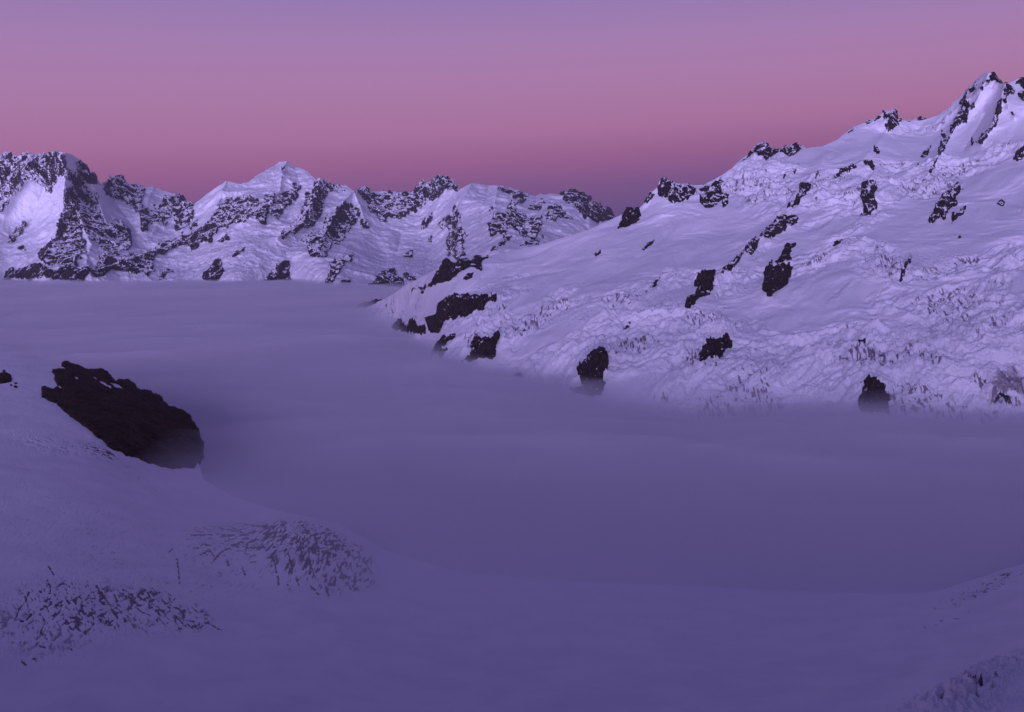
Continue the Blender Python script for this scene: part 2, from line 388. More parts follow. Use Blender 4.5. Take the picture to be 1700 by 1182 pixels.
def disp_near(P, x, y):
    edge = sstep(-2, 26, y - np.interp(x, *zip(*sky_near)))
    big = 2.6 * fbm(P, 170, 3, .4, off=1.) + .55 * fbm(P, 40, 3, .45, off=5.) * (1 + 0 * x)
    m1 = ell(x, y, 470, 900, 125, 34, 10, .5); m1b = ell(x, y, 530, 925, 105, 48, 24, .35); m1c = ell(x, y, 390, 905, 75, 40, 0, .6)
    m2 = ell(x, y, 200, 1010, 150, 42, 12, .5); m2b = ell(x, y, 70, 1040, 110, 60, 5, .6); m2c = ell(x, y, 285, 1012, 60, 24, 20, .5)
    m3 = ell(x, y, 95, 738, 95, 14, 10, .5); m3b = ell(x, y, 215, 785, 95, 13, 36, .5)
    m4 = ell(x, y, 1640, 1125, 85, 26, -28, .5); m4b = ell(x, y, 1600, 1165, 90, 26, -8, .6); m5 = ell(x, y, 1625, 978, 95, 13, -24, .5); m5b = ell(x, y, 1585, 1025, 70, 6, -18, .5)
    m6 = ell(x, y, 420, 1000, 260, 60, 12, .8); m7 = ell(x, y, 1290, 1110, 130, 45, 0, .8)
    m8 = ell(x, y, 260, 915, 300, 85, 12, .5) * (1 - .9 * np.clip(m1 + m2, 0, 1))
    mt = m8 + m1 + m1b + m1c + m2 + m2b + m2c + m3 + m3b + m4 + m4b + m5 + m5b + m6 + m7
    lone = ell(x, y, 80, 990, 110, 90, 0, .2)
    sel = (mt + lone) > .004
    full = (P, x, y, big, edge)
    P = P[sel]; x = x[sel]; y = y[sel]
    m1, m1b, m1c, m2, m2b, m2c, m3, m3b, m4, m4b, m5, m5b, m6, m7, m8 = [q[sel] for q in (m1, m1b, m1c, m2, m2b, m2c, m3, m3b, m4, m4b, m5, m5b, m6, m7, m8)]
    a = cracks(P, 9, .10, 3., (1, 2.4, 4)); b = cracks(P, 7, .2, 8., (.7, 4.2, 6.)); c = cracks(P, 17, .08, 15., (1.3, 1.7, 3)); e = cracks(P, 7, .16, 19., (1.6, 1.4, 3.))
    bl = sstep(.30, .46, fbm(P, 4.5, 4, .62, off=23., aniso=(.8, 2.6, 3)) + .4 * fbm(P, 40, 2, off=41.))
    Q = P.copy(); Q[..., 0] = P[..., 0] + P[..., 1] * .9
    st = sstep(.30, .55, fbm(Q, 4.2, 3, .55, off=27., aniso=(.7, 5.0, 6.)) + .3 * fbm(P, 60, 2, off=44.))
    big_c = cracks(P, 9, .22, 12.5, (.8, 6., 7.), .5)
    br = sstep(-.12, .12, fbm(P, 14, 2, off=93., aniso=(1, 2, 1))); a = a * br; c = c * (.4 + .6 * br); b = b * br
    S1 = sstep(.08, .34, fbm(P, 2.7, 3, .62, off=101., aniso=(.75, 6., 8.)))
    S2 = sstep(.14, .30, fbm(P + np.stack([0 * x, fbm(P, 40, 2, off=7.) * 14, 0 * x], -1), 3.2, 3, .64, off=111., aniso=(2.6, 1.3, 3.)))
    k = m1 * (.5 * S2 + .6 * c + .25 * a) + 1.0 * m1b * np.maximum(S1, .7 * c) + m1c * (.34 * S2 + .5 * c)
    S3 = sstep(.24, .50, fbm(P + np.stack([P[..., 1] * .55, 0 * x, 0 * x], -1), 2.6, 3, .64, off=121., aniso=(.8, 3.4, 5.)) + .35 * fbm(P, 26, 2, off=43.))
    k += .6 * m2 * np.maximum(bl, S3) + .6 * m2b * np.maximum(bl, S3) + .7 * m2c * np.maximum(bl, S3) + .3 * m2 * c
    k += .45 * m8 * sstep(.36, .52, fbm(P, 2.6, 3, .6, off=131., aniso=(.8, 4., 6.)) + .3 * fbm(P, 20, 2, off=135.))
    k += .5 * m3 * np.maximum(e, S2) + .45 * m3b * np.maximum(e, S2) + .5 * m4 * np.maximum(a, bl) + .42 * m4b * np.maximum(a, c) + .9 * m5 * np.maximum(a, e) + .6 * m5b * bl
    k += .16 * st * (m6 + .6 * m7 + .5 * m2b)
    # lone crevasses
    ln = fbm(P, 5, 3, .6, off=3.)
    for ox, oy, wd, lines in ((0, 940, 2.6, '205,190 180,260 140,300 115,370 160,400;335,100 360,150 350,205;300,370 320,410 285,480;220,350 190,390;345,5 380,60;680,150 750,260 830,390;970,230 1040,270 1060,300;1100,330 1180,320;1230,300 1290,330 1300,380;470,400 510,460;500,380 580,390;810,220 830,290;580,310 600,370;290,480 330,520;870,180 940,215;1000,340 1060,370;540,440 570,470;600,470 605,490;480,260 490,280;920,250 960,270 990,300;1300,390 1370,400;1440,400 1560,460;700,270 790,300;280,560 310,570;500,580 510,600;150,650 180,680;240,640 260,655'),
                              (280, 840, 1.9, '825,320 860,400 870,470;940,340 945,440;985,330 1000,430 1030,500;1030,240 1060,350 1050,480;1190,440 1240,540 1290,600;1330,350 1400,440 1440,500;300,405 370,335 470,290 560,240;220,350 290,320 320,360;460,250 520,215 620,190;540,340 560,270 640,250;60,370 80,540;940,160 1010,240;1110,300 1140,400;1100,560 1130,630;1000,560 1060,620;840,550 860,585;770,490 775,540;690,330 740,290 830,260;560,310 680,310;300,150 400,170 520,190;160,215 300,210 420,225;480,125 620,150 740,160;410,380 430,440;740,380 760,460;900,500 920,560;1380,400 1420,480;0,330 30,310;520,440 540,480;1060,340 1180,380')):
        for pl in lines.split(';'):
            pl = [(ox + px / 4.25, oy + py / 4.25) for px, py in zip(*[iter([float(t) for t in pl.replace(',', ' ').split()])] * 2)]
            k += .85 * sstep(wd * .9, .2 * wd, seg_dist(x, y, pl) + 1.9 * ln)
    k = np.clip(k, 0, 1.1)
    ser = (.34 * ridged(P, 7, 4, .55, off=9., aniso=(.8, 1.8, 2))) * (m1 * 1.4 + m1b * 2.6 + m2 * 1.3 + m2b * .6 + m4 * 8 + m4b * 8 + m5 * 2.5 + m3 * .25 + m3b * .25)
    P, x, y, big, edge = full
    kk = np.zeros(x.shape); kk[sel] = k; k = kk
    ss = np.zeros(x.shape); ss[sel] = ser; ser = ss
    fine = .12 * ridged(P, 7, 4, .55, off=49., aniso=(1, 1.6, 1))
    d = np.zeros(P.shape, f32)
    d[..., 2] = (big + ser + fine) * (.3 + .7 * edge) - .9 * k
    return d, np.clip(k * .95, 0, 1).astype(f32)  # crevasse depth darkened by colour: shade together with stained ice
NEAR = Sheet(near_rbf, near_ridges, disp_near, sky_near, [(-260, 1320), (1960, 1320)])

far = FARS.build('mountain_range', -90, 1200, M_FAR, .85 * RES, (2500, 1500))
tag(far, kind='structure')
slope = SLOPE.build('mountain_slope', 540, 1850, M_SLOPE, .85 * RES, (1300, 900))
tag(slope, kind='structure')
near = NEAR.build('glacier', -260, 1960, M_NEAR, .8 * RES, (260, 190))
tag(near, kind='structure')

# unseen slope behind the camera, added to keep the low afterglow off the valley
gx, gy = np.meshgrid(np.linspace(-5200, 5200, 160), np.linspace(-25, -3600, 70), indexing='ij')
GP = np.stack([gx, gy, 0 * gx], -1)
gt = np.clip(-gy / 1250., 0, 1)
gz = -14 + SHADE_RIDGE * np.sin(gt * math.pi / 2) ** 1.3 - np.maximum(-gy - 1250, 0) * .22
gz = gz + (90 * ridged(GP, 1100, 4, .5, off=5.) - 60) * sstep(-150, -900, gy) - 4
shade_hill = make_mesh('added_shade_hillside', np.stack([gx, gy, gz], -1), grid_faces(160, 70)[..., ::-1], M_SLOPE, {'dirt_shade': np.zeros(gx.shape)})
tag(shade_hill, kind='structure')

# ------------------------------------------------------------------ rock
def rock(sheet, polys, mat, name='rock_outcrop', lift=None, rough=1., step=None, ragged=1., holes=(), parent=None, thick=1.):
    if isinstance(polys[0][0], (int, float)): polys = [polys]
    xs = [p[0] for q in polys for p in q]; ys = [p[1] for q in polys for p in q]
    w, h = max(xs) - min(xs), max(ys) - min(ys)
    mg = 3.0
    st = (step or (.9 if w * h < 20000 else 1.0)) * RES
    if w * h < 600: st = .6 * RES
    x, y = np.meshgrid(np.arange(min(xs) - mg, max(xs) + mg + st, st), np.arange(min(ys) - mg, max(ys) + mg + st, st), indexing='ij')
    s = np.full(x.shape, -1e9)
    for q in polys: s = np.maximum(s, sdf(x, y, q))
    for q in holes: s = np.minimum(s, -sdf(x, y, q) * 1.0 + .3)
    P, _ = sheet.surf(x, y)
    px = P[..., 1] / F                                  # metres per photo pixel here
    m = float(px.mean())
    small = min(1., min(w, h) / 22.)
    s = s + ragged * (min(4.5, .10 * min(w, h)) * fbm(P / px[..., None], 20, 3, .6, off=2., aniso=(.8, 1, 1.3)) + .25 * min(4.5, .1 * min(w, h)) + small * 1.5 * fbm(P / px[..., None], 7, 4, .65, off=6.))
    L = (lift or min(9., .2 * min(w, h))) * m * 1.2
    k = np.clip(s, -3, 1e9)
    rise = np.where(k > 0, L * (1 - np.exp(-k / 6.)) + m * 1.2 * np.clip(k, 0, 1), k * m * 3.)
    ins = sstep(0, 3, s)
    rl = rough * m * ins
    n1 = ridged(P, 26 * m, 5, .6, off=13., aniso=(.6, 1, 2.0)) ; n2 = ridged(P, 7 * m, 3, .6, off=4., aniso=(.6, 1, 1.7))
    jut = rl * (3.6 * (n1 - .3) * min(1, .3 + small) + 1.5 * n2)
    ra = np.stack(ray(x, y), -1); ra /= np.linalg.norm(ra, axis=-1, keepdims=True)
    V = P - ra * (rise + jut)[..., None]
    V[..., 2] += rl * .55 * n2 * small
    V[..., 0] += rl * 1.1 * fbm(P, 9 * m, 2, off=71.) * small
    keep = s > -2.2
    # snow lies on ledges and in gullies that run down the face
    du = np.gradient(V, axis=0); dv = np.gradient(V, axis=1)
    nn = np.cross(dv, du); nz = np.abs(nn[..., 2]) / (np.linalg.norm(nn, axis=-1) + 1e-9)
    tl = .5 * np.sign(fbm(P, 300 * m, 1, off=17.) + .1)
    Q = P.copy(); Q[..., 0] = P[..., 0] + tl * P[..., 2]
    gul = ridged(Q, 30 * m, 3, .6, off=37., aniso=(.45, 1, 2.4))
    sn = 1.4 * nz + .75 * gul + .38 * fbm(P, 13 * m, 4, .62, off=57., aniso=(.8, 1, 1.1))
    fr = FRAC[mat.name]
    if fr > 0 and (s > 0).any():
        th = np.quantile(sn[s > 0], 1 - fr)
        sn = sstep(th - .22, th + .22, sn)
    else: sn = sn * 0
    snB = np.concatenate([sn.ravel(), 0 * sn.ravel()])
    B = P + ra * (m * 14 * thick) - np.array([0, 0, 1.]) * m * 2.5
    n, mm = x.shape
    kf = keep[:-1, :-1] & keep[1:, :-1] & keep[1:, 1:] & keep[:-1, 1:]
    idx = np.arange(n * mm).reshape(n, mm)
    a, b, c, d = idx[:-1, :-1], idx[1:, :-1], idx[1:, 1:], idx[:-1, 1:]
    K = n * mm
    front = np.stack([a, d, c, b], -1)[kf]
    backf = np.stack([a, b, c, d], -1)[kf] + K
    kp = np.pad(kf, 1)
    sides = []
    for (e1, e2, nb) in ((a, d, kp[:-2, 1:-1]), (c, b, kp[2:, 1:-1]), (b, a, kp[1:-1, :-2]), (d, c, kp[1:-1, 2:])):
        sel = kf & ~nb
        e1, e2 = e1[sel], e2[sel]
        sides.append(np.stack([e2, e1, e1 + K, e2 + K], -1))
    FF = np.concatenate([front, backf] + sides)
    allv = np.concatenate([V.reshape(-1, 3), B.reshape(-1, 3)])
    used, inv = np.unique(FF, return_inverse=True)
    if len(used) == 0: return None
    o = make_mesh(name, allv[used], inv.reshape(-1, 4), mat, {'snow': snB[used]}, smooth=False)
    if parent: o.parent = parent
    return o

# rock faces of the far range: they belong to the mountains
for k, s, mt in [
  (1, '-60,118 0,115 150,118 330,105 420,100 430,190 410,230 370,240 340,300 300,350 290,310 240,290 160,310 110,350 70,400 0,490 -60,540', 0),
  (1, '530,150 575,195 660,300 600,300 540,270 520,225', 1),
  (1, '440,200 520,250 560,320 635,378 600,370 530,320 470,290 430,250', 0),
  (1, '455,330 500,310 560,360 610,400 640,450 660,520 680,560 770,550 820,570 850,630 870,690 830,730 770,760 700,740 640,680 590,650 540,590 510,530 440,480 430,430', 0),
  (1, '430,490 460,510 500,560 560,680 560,740 500,800 470,850 380,830 300,820 250,790 260,760 330,690 380,640 400,570', 0),
  (1, '40,930 35,870 80,845 120,870 220,840 260,820 310,860 370,880 420,850 440,810 490,795 520,840 600,850 650,815 700,830 700,900 640,910 590,890 560,925 400,930 310,920 230,905 200,935 100,925', 1),
  (1, '600,860 660,810 680,760 760,750 820,780 900,770 960,740 1080,700 1150,650 1240,630 1330,590 1380,540 1430,480 1450,420 1500,395 1600,390 1700,400 1700,520 1600,540 1500,550 1420,590 1380,660 1280,720 1180,700 1100,740 1000,790 980,830 1010,880 970,900 900,880 840,885 780,850 720,880 640,900', 0),
  (1, '680,295 740,258 780,252 860,315 960,325 930,370 930,440 915,480 850,430 760,400 700,360', 0),
  (1, '1110,360 1210,400 1265,440 1200,470 1130,500 1080,550 1000,545 970,610 930,590 930,500 960,450 1000,470 1060,440 1090,390', 0),
  (1, '1140,560 1180,510 1260,460 1260,500 1220,560 1150,595', 0), (1, '50,680 100,620 180,560 190,580 140,640 60,700', 0), (1, '1240,570 1290,530 1290,570 1250,600', 0),
  (1, '1420,670 1490,630 1505,660 1450,680', 1), (1, '125,730 170,700 170,735 140,745', 1),
  (2, '-10,400 60,400 110,440 170,370 250,340 320,345 350,310 390,320 360,370 310,400 270,460 240,510 190,490 150,550 100,540 60,510 20,550 -10,540', 0),
  (2, '480,300 520,275 550,270 590,305 710,335 700,345 640,355 600,350 540,400 530,470 500,520 470,560 440,590 390,600 340,610 300,610 240,660 230,650 280,600 340,580 380,510 410,440 450,360', 0),
  (2, '600,500 640,470 670,430 720,420 760,460 800,520 825,575 780,565 720,570 680,600 690,640 640,690 600,680 580,730 540,780 490,770 430,745 500,700 510,680 440,680 410,690 400,670 440,620 500,590 540,540 570,510', 0),
  (2, '750,340 850,348 980,360 1110,358 1200,305 1285,280 1300,250 1345,250 1380,280 1410,338 1370,330 1290,360 1230,400 1190,430 1130,470 1070,515 1000,520 940,540 880,490 830,450 810,400 770,370', 0),
  (2, '1290,262 1300,250 1345,250 1380,280 1410,338 1370,325 1310,320', 1),
  (2, '1180,550 1230,500 1260,480 1250,540 1200,600 1170,610', 0), (2, '1350,700 1380,600 1440,590 1475,620 1450,680 1460,790 1400,800 1360,780', 0),
  (2, '1290,560 1330,520 1380,500 1400,450 1430,460 1440,540 1390,590 1340,570 1300,610', 0), (2, '1200,690 1250,645 1250,680', 0), (2, '1065,775 1130,730 1120,780 1090,780', 0),
  (2, '260,200 290,160 300,185 275,215', 0),
  (3, '45,560 90,490 160,520 220,500 300,510 380,520 395,580 350,650 310,650 240,620 190,570 160,600 80,640 60,600', 0),
  (3, '130,480 180,440 210,370 260,355 305,375 280,420 220,450 170,490', 0), (3, '110,318 180,330 240,350 200,370 130,345', 0), (3, '290,470 340,430 400,400 410,420 370,470 310,480', 0),
  (3, '510,370 590,345 650,370 740,440 800,452 862,510 790,545 730,535 670,530 640,500 600,430 560,400', 1), (3, '420,530 440,460 480,420 510,450 550,520 600,525 500,525 440,540', 0),
  (3, '70,740 120,660 170,610 190,640 140,700 100,750', 0), (3, '220,720 300,680 370,660 370,690 300,700', 0), (3, '380,650 400,625 405,660', 0), (3, '45,470 70,450 80,470 50,490', 0)]:
    o = rock(FARS, T(k, s), (R_FAR, R_FARD)[mt], 'rock_face', parent=far, ragged=1.5, rough=1.3, step=.8, lift=2.5)

GR1 = 'dark rocks at the fog line below the far peaks'
GR2 = 'rock outcrops on the snow slope and icefall'
GR3 = 'rocks on the crest of the snow ridge'
GR4 = 'rocks on the near snow slope'
def out(sheet, k, s, mat, label, group, cat='rock', **kw):
    polys = [T(k, q) for q in s.split('|')]
    o = rock(sheet, polys, mat, **kw)
    if o: tag(o, label, cat, group)
    return o
for a in [
  (FARS, 1, '1330,940 1330,910 1400,810 1440,800 1460,880 1430,940', R_FARD, 'dark triangular rock with a snowy left edge standing on the far fog line', GR1),
  (FARS, 1, '1510,800 1560,740 1610,715 1600,745 1540,785', R_FARD, 'small slanting rock in snow just above the triangular rock', GR1),
  (FARS, 1, '1050,935 1050,920 1090,840 1130,870 1090,890 1075,935', R_FAR, 'small ragged snow dusted rock at the fog line left of the triangular rock', GR1),
  (FARS, 2, '150,960 150,945 180,890 250,830 310,810 310,870 335,945 335,960', R_FARD, 'broad dark wedge shaped rock rising from the far fog line below the white summit', GR1),
  (FARS, 2, '560,960 560,940 600,860 590,830 680,770 735,750 720,790 660,850 640,890 590,960', R_FAR, 'long narrow snow dusted rib running down to the far fog line', GR1),
  (FARS, 2, '655,990 660,950 675,928 712,925 722,990', R_FARD, 'small round dark knob on the fog line beside the narrow rib', GR1),
  (FARS, 2, '845,990 850,960 880,920 940,880 1000,855 1010,910 1050,920 1060,960 1030,1010 1010,1010 900,1000', R_FARD, 'blocky dark rock streaked with snow where fog meets the near slope', GR1),
  (FARS, 2, '1060,895 1080,885 1140,930 1100,935', R_FARD, 'small dark ledge above the tip of the near slope', GR1),
  (SLOPE, 5, '510,130 540,90 570,103 600,103 650,97 700,75 745,80 715,100 710,135 685,125 640,130 600,155 530,200 470,215 415,255 440,215 480,190', R_MIDD, 'long dark rock band along the ridge edge with a snow notch', GR2, 'rock', {'holes': 1}),
  (SLOPE, 5, '365,245 380,228 385,240 372,250|400,230 440,218 430,232 410,240', R_MIDD, 'two tiny dark chips at the low end of the ridge edge rock band', GR2),
  (SLOPE, 5, '622,185 645,155 675,153 665,178 640,190', R_MIDD, 'small dark rock just under the ridge edge rock band', GR2),
  (SLOPE, 5, '435,380 500,350 500,310 540,275 600,258 690,262 730,270 798,262 770,295 730,325 720,340 680,335 620,365 575,385 540,395 500,445 460,455 445,425', R_MIDD, 'largest dark rock outcrop on the slope above the fog with a pointed right end', GR2),
  (SLOPE, 5, '270,425 300,392 325,405 330,425 370,400 400,420 435,415 440,455 400,465 330,450 285,442', R_MIDD, 'row of low dark rocks in fog left of the largest outcrop', GR2),
  (SLOPE, 5, '465,562 480,520 520,475 580,458 560,490 520,515 500,540 545,535 520,564', R_MIDD, 'curved dark rock blade at the fog edge below the largest outcrop', GR2),
  (SLOPE, 5, '620,580 660,545 690,525 652,527 680,495 735,470 745,485 790,452 805,480 770,530 787,550 770,570 700,580', R_MIDD, 'forked dark rock with a snow notch in its left side at the fog edge', GR2),
  (SLOPE, 5, '1195,620 1250,580 1270,545 1310,538 1330,570 1342,625 1320,660 1320,700 1300,750 1240,770 1170,765 1160,740 1200,710 1235,700 1212,690 1195,660', R_MIDD, 'jagged dark rock tower whose foot dissolves into the fog', GR2),
  (SLOPE, 5, '75,345 130,310 200,290 232,287 165,318 110,345', R_MIDD, 'low dark rock at the far tip of the slope fading into fog', GR2),
  (SLOPE, 5, '920,432 928,424 937,430 930,441', R_MIDD, 'tiny lone dark rock dot in snow above the jagged tower', GR2),
  (SLOPE, 5, '1553,235 1575,195 1600,165 1603,180 1580,215', R_MID, 'thin slanting rock splinter in open snow left of the icefall', GR2),
  (SLOPE, 5, '1410,440 1430,418 1448,405 1440,425 1420,440', R_MID, 'thin short rock chip above and right of the jagged tower', GR2),
  (SLOPE, 5, '820,715 850,675 890,650 915,662 890,690 840,725', R_MIDD, 'faint rock almost swallowed by fog left of the jagged tower', GR2),
  (SLOPE, 6, '455,125 500,60 560,20 620,8 645,30 610,65 560,100 500,125 470,120', R_MID, 'grey snow dusted rock slab at the head of the slanting rock chain', GR2),
  (SLOPE, 6, '385,185 400,150 440,120 456,132 430,180 415,197', R_MID, 'second rock down the slanting rock chain', GR2),
  (SLOPE, 6, '278,292 310,250 350,210 385,182 352,245 300,287', R_MID, 'thin tail rock at the lower end of the slanting rock chain', GR2),
  (SLOPE, 6, '150,345 165,320 220,285 255,285 240,310 235,350 190,365 215,380 180,410 130,430 110,450 115,410 145,380 180,350', R_MIDD, 'two lobed dark rock with a snow gap below the slanting rock chain', GR2),
  (SLOPE, 6, '530,240 560,200 590,155 625,150 600,190 605,230 570,250 540,250', R_MIDD, 'dark upright rock just above the mitten shaped rock', GR2),
  (SLOPE, 6, '468,372 480,270 510,235 530,265 590,265 615,265 590,310 585,345 545,370 505,397 490,375', R_MIDD, 'mitten shaped dark rock in the middle of the icefall', GR2),
  (SLOPE, 6, '175,698 190,640 230,600 250,612 300,582 325,610 290,650 270,680 215,688', R_MIDD, 'bat shaped dark rock alone in snow above the fog', GR2),
  (SLOPE, 6, '928,905 940,830 970,795 1000,793 1050,815 1067,880 1060,930 935,930', R_MIDD, 'round topped dark rock at the foot of the icefall in the fog edge', GR2),
  (SLOPE, 6, '918,607 930,598 955,593 952,618 925,622', R_MIDD, 'small dark rock in the icefall above the round topped rock', GR2),
  (SLOPE, 6, '1140,272 1150,230 1168,193 1166,240|1110,320 1130,290 1136,300 1118,322', R_MID, 'slender upright rock needle in the upper icefall', GR2),
  (SLOPE, 6, '808,166 825,130 847,138 830,168', R_MID, 'small grey rock at the top centre of the icefall', GR2),
  (SLOPE, 6, '1555,872 1600,860 1650,905 1640,915 1600,890', R_MID, 'low streaky rock in dirty ice at the right end of the fog edge', GR2),
  (SLOPE, 6, '1390,120 1400,112 1405,122 1392,128', R_MIDD, 'tiny dark rock speck high in the icefall under the summit', GR2),
  (SLOPE, 4, '755,935 790,900 775,830 785,770 850,755 865,790 845,840 870,870 845,900 800,940', R_MID, 'tall ragged rock pillar with a hooked foot on the upper snow slope', GR2),
  (SLOPE, 4, '1160,975 1185,900 1220,850 1260,800 1320,755 1340,790 1300,830 1310,870 1260,900 1235,950 1220,930 1190,975', R_MID, 'ragged three pronged rock below the summit', GR2),
  (SLOPE, 4, '1285,975 1290,920 1330,910 1365,880 1350,925 1310,950', R_MID, 'smaller rock touching the right side of the three pronged rock', GR2),
  (SLOPE, 4, '385,885 420,820 440,760 480,740 510,755 480,800 430,850', R_MID, 'slanting grey rock slab on the snow rib left of the pillar', GR2),
  (SLOPE, 4, '353,892 370,850 390,848 372,890', R_MID, 'small grey rock at the lower left foot of the slanting slab', GR2),
  (SLOPE, 4, '512,725 530,700 538,708 520,732', R_MID, 'small dark chip above the slanting grey slab', GR2),
  (SLOPE, 4, '845,570 850,530 885,570 880,590 860,590', R_MID, 'small rock in the snow hollow under the blocky knob', GR2),
  (SLOPE, 4, '610,728 660,690 720,640 762,658 730,672 670,702', R_MID, 'thin broken rock line on the snow rib above the tall pillar', GR2),
  (SLOPE, 4, '790,640 830,636 852,660 850,688 820,675', R_MID, 'small hooked rock right of the thin broken rock line', GR2),
  (SLOPE, 4, '330,730 345,705 355,712 340,735|395,700 405,670 412,680 402,705|415,655 430,645 432,655', R_MID, 'scatter of small rocks in snow below the ridge crest', GR2),
  (SLOPE, 4, '1635,615 1660,570 1700,540 1740,560 1700,605 1655,628', R_MID, 'snow streaked rock at the right edge of the slope below the summit', GR2),
  (SLOPE, 4, '1112,606 1130,570 1167,543 1150,590 1125,608', R_MID, 'small curved rock at the left foot of the summit face', GR2),
  (SLOPE, 4, '1080,655 1098,645 1100,660 1085,665', R_MID, 'tiny rock below the small curved rock of the summit face', GR2),
  (SLOPE, 4, '1540,870 1560,845 1580,860 1570,885', R_MID, 'small faint rock in smooth snow right of the three pronged rock', GR2),
  (SLOPE, 4, '1318,1060 1325,1045 1335,1048 1328,1062', R_MIDD, 'rock speck in smooth snow below the three pronged rock', GR2),
  (SLOPE, 4, '620,1110 640,1070 670,1075 650,1105', R_MID, 'small rock in snow below the tall pillar', GR2),
  (SLOPE, 4, '905,352 930,346 965,346 976,392 990,430 960,445 930,465 910,440 925,400 905,380', R_MID, 'blocky upright rock knob standing on the ridge crest', GR3),
  (SLOPE, 4, '845,400 880,375 885,380 850,408|800,415 840,402 840,412 810,420', R_MID, 'low rocks on the crest just left of the blocky knob', GR3),
  (SLOPE, 4, '980,400 1000,398 1010,408 985,410|1040,408 1075,400 1110,384 1138,396 1110,402 1060,405', R_MID, 'low jagged rocks on the crest right of the blocky knob', GR3),
  (SLOPE, 4, '700,468 735,440 728,460 705,475', R_MID, 'small rock on the crest between the twin crags and the blocky knob', GR3),
  (SLOPE, 4, '195,590 175,570 200,540 240,530 270,565 310,575 260,595 240,625 200,600', R_MID, 'pointed crag on the crest, left one of the twin crags', GR3),
  (SLOPE, 4, '320,575 350,545 380,545 420,530 450,560 410,590 370,600 340,580', R_MID, 'broad double topped crag on the crest, right one of the twin crags', GR3),
  (SLOPE, 4, '95,640 130,605 165,575 180,580 150,600 110,640', R_MID, 'thin rocks stepping down the crest left of the twin crags', GR3),
  (SLOPE, 10, '808,195 835,178 880,220 925,265 875,280 855,245 825,235', R_MIDD, 'dark rock cap on the right side of the summit', GR3),
  (SLOPE, 10, '720,250 760,230 810,215 800,240 740,265|760,270 790,260 800,280 770,290|760,310 790,300 770,325|610,320 640,315 660,300 660,325 630,345|720,330 740,320 735,340', R_MID, 'scattered dark rocks in snow just below the summit', GR3),
  (SLOPE, 10, '515,460 540,410 560,390 585,330 600,325 590,360 565,400 555,440 575,455 540,490 525,490', R_MID, 'thin hooked rock on the left shoulder of the summit', GR3),
  (SLOPE, 10, '590,470 640,435 710,402 680,445 645,490 600,560 560,610 540,640 500,680 460,720 450,750 440,740 460,650 500,560 540,530 550,510', R_MID, 'long dark rock rib running down left from the summit', GR3),
  (SLOPE, 10, '345,740 350,690 375,700 360,725 390,745 400,780 440,740 450,752 400,820 385,870 350,930 335,980 315,980 320,890 350,850 340,810 370,780', R_MID, 'broken lower rocks of the long summit rib', GR3),
  (SLOPE, 10, '330,985 320,1010 270,1060 235,1130 200,1190 190,1190 225,1110 265,1050 310,990', R_MID, 'thin brown rock trail at the foot of the long summit rib', GR3),
  (SLOPE, 10, '955,265 1000,280 1050,330 1030,370 985,350 970,390 970,455 940,460 915,410 940,340', R_MID, 'dark rock head of the right hand summit rib', GR3),
  (SLOPE, 10, '905,420 925,410 910,470 930,525 900,545 870,590 850,660 820,700 800,730 770,740 775,700 810,670 840,600 865,520 885,460', R_MID, 'thin middle rocks of the right hand summit rib', GR3),
  (SLOPE, 10, '700,800 740,740 775,720 785,760 750,800 730,830 705,830', R_MID, 'lowest rock of the right hand summit rib', GR3),
  (SLOPE, 10, '640,770 660,790 655,820 640,860 630,850|660,820 690,815 690,825', R_MID, 'small dark flakes left of the lowest rock of the right hand rib', GR3),
  (SLOPE, 10, '1045,270 1075,240 1126,215 1180,225 1180,330 1120,310 1080,280', R_MIDD, 'dark rocky top beside the summit at the right edge', GR3),
  (SLOPE, 10, '1050,365 1080,335 1126,350 1180,360 1180,450 1110,430 1075,395', R_MID, 'snow streaked rock under the dark rocky top at the right edge', GR3),
  (SLOPE, 10, '1000,540 1020,530 1042,570 1015,560', R_MIDD, 'small dark rock at the lip of the shaded snow bowl', GR3),
  (SLOPE, 3, '888,588 925,495 960,455 1020,455 1030,500 1010,540 940,570', R_MIDD, 'isolated dark pyramid rock where the slope crest meets the far range', GR3),
  (SLOPE, 3, '1150,320 1160,270 1200,262 1245,290 1290,300 1350,295 1400,330 1370,370 1310,400 1260,410 1230,390 1240,350 1190,375 1160,350', R_MID, 'wide snow dusted crag at the low end of the ridge crest', GR3),
  (SLOPE, 3, '1425,380 1480,340 1560,320 1560,350 1610,370 1615,430 1580,445 1570,400 1520,440 1460,450 1430,410', R_MID, 'ring shaped rock around a snow patch right of the wide crag', GR3),
  (SLOPE, 3, '1420,330 1500,290 1560,252 1580,275 1530,310 1440,340', R_MID, 'narrow rock line rising along the crest above the ring shaped rock', GR3),
  (SLOPE, 3, '1070,405 1110,350 1130,360 1110,385 1080,420', R_MID, 'small rocks on the crest left of the wide crag', GR3),
  (SLOPE, 3, '1043,717 1080,680 1127,658 1110,690 1060,727', R_MID, 'small elongated rock in snow below the pyramid rock', GR2),
  (SLOPE, 3, '732,752 745,740 778,724 782,745 745,764', R_MID, 'tiny pair of rocks in snow left of the small elongated rock', GR2),
]:
    kw = {}
    if len(a) > 7: kw['holes'] = [T(5, '560,128 600,112 660,108 690,112 640,124 600,140 575,138')]
    out(*a[:6], **kw)
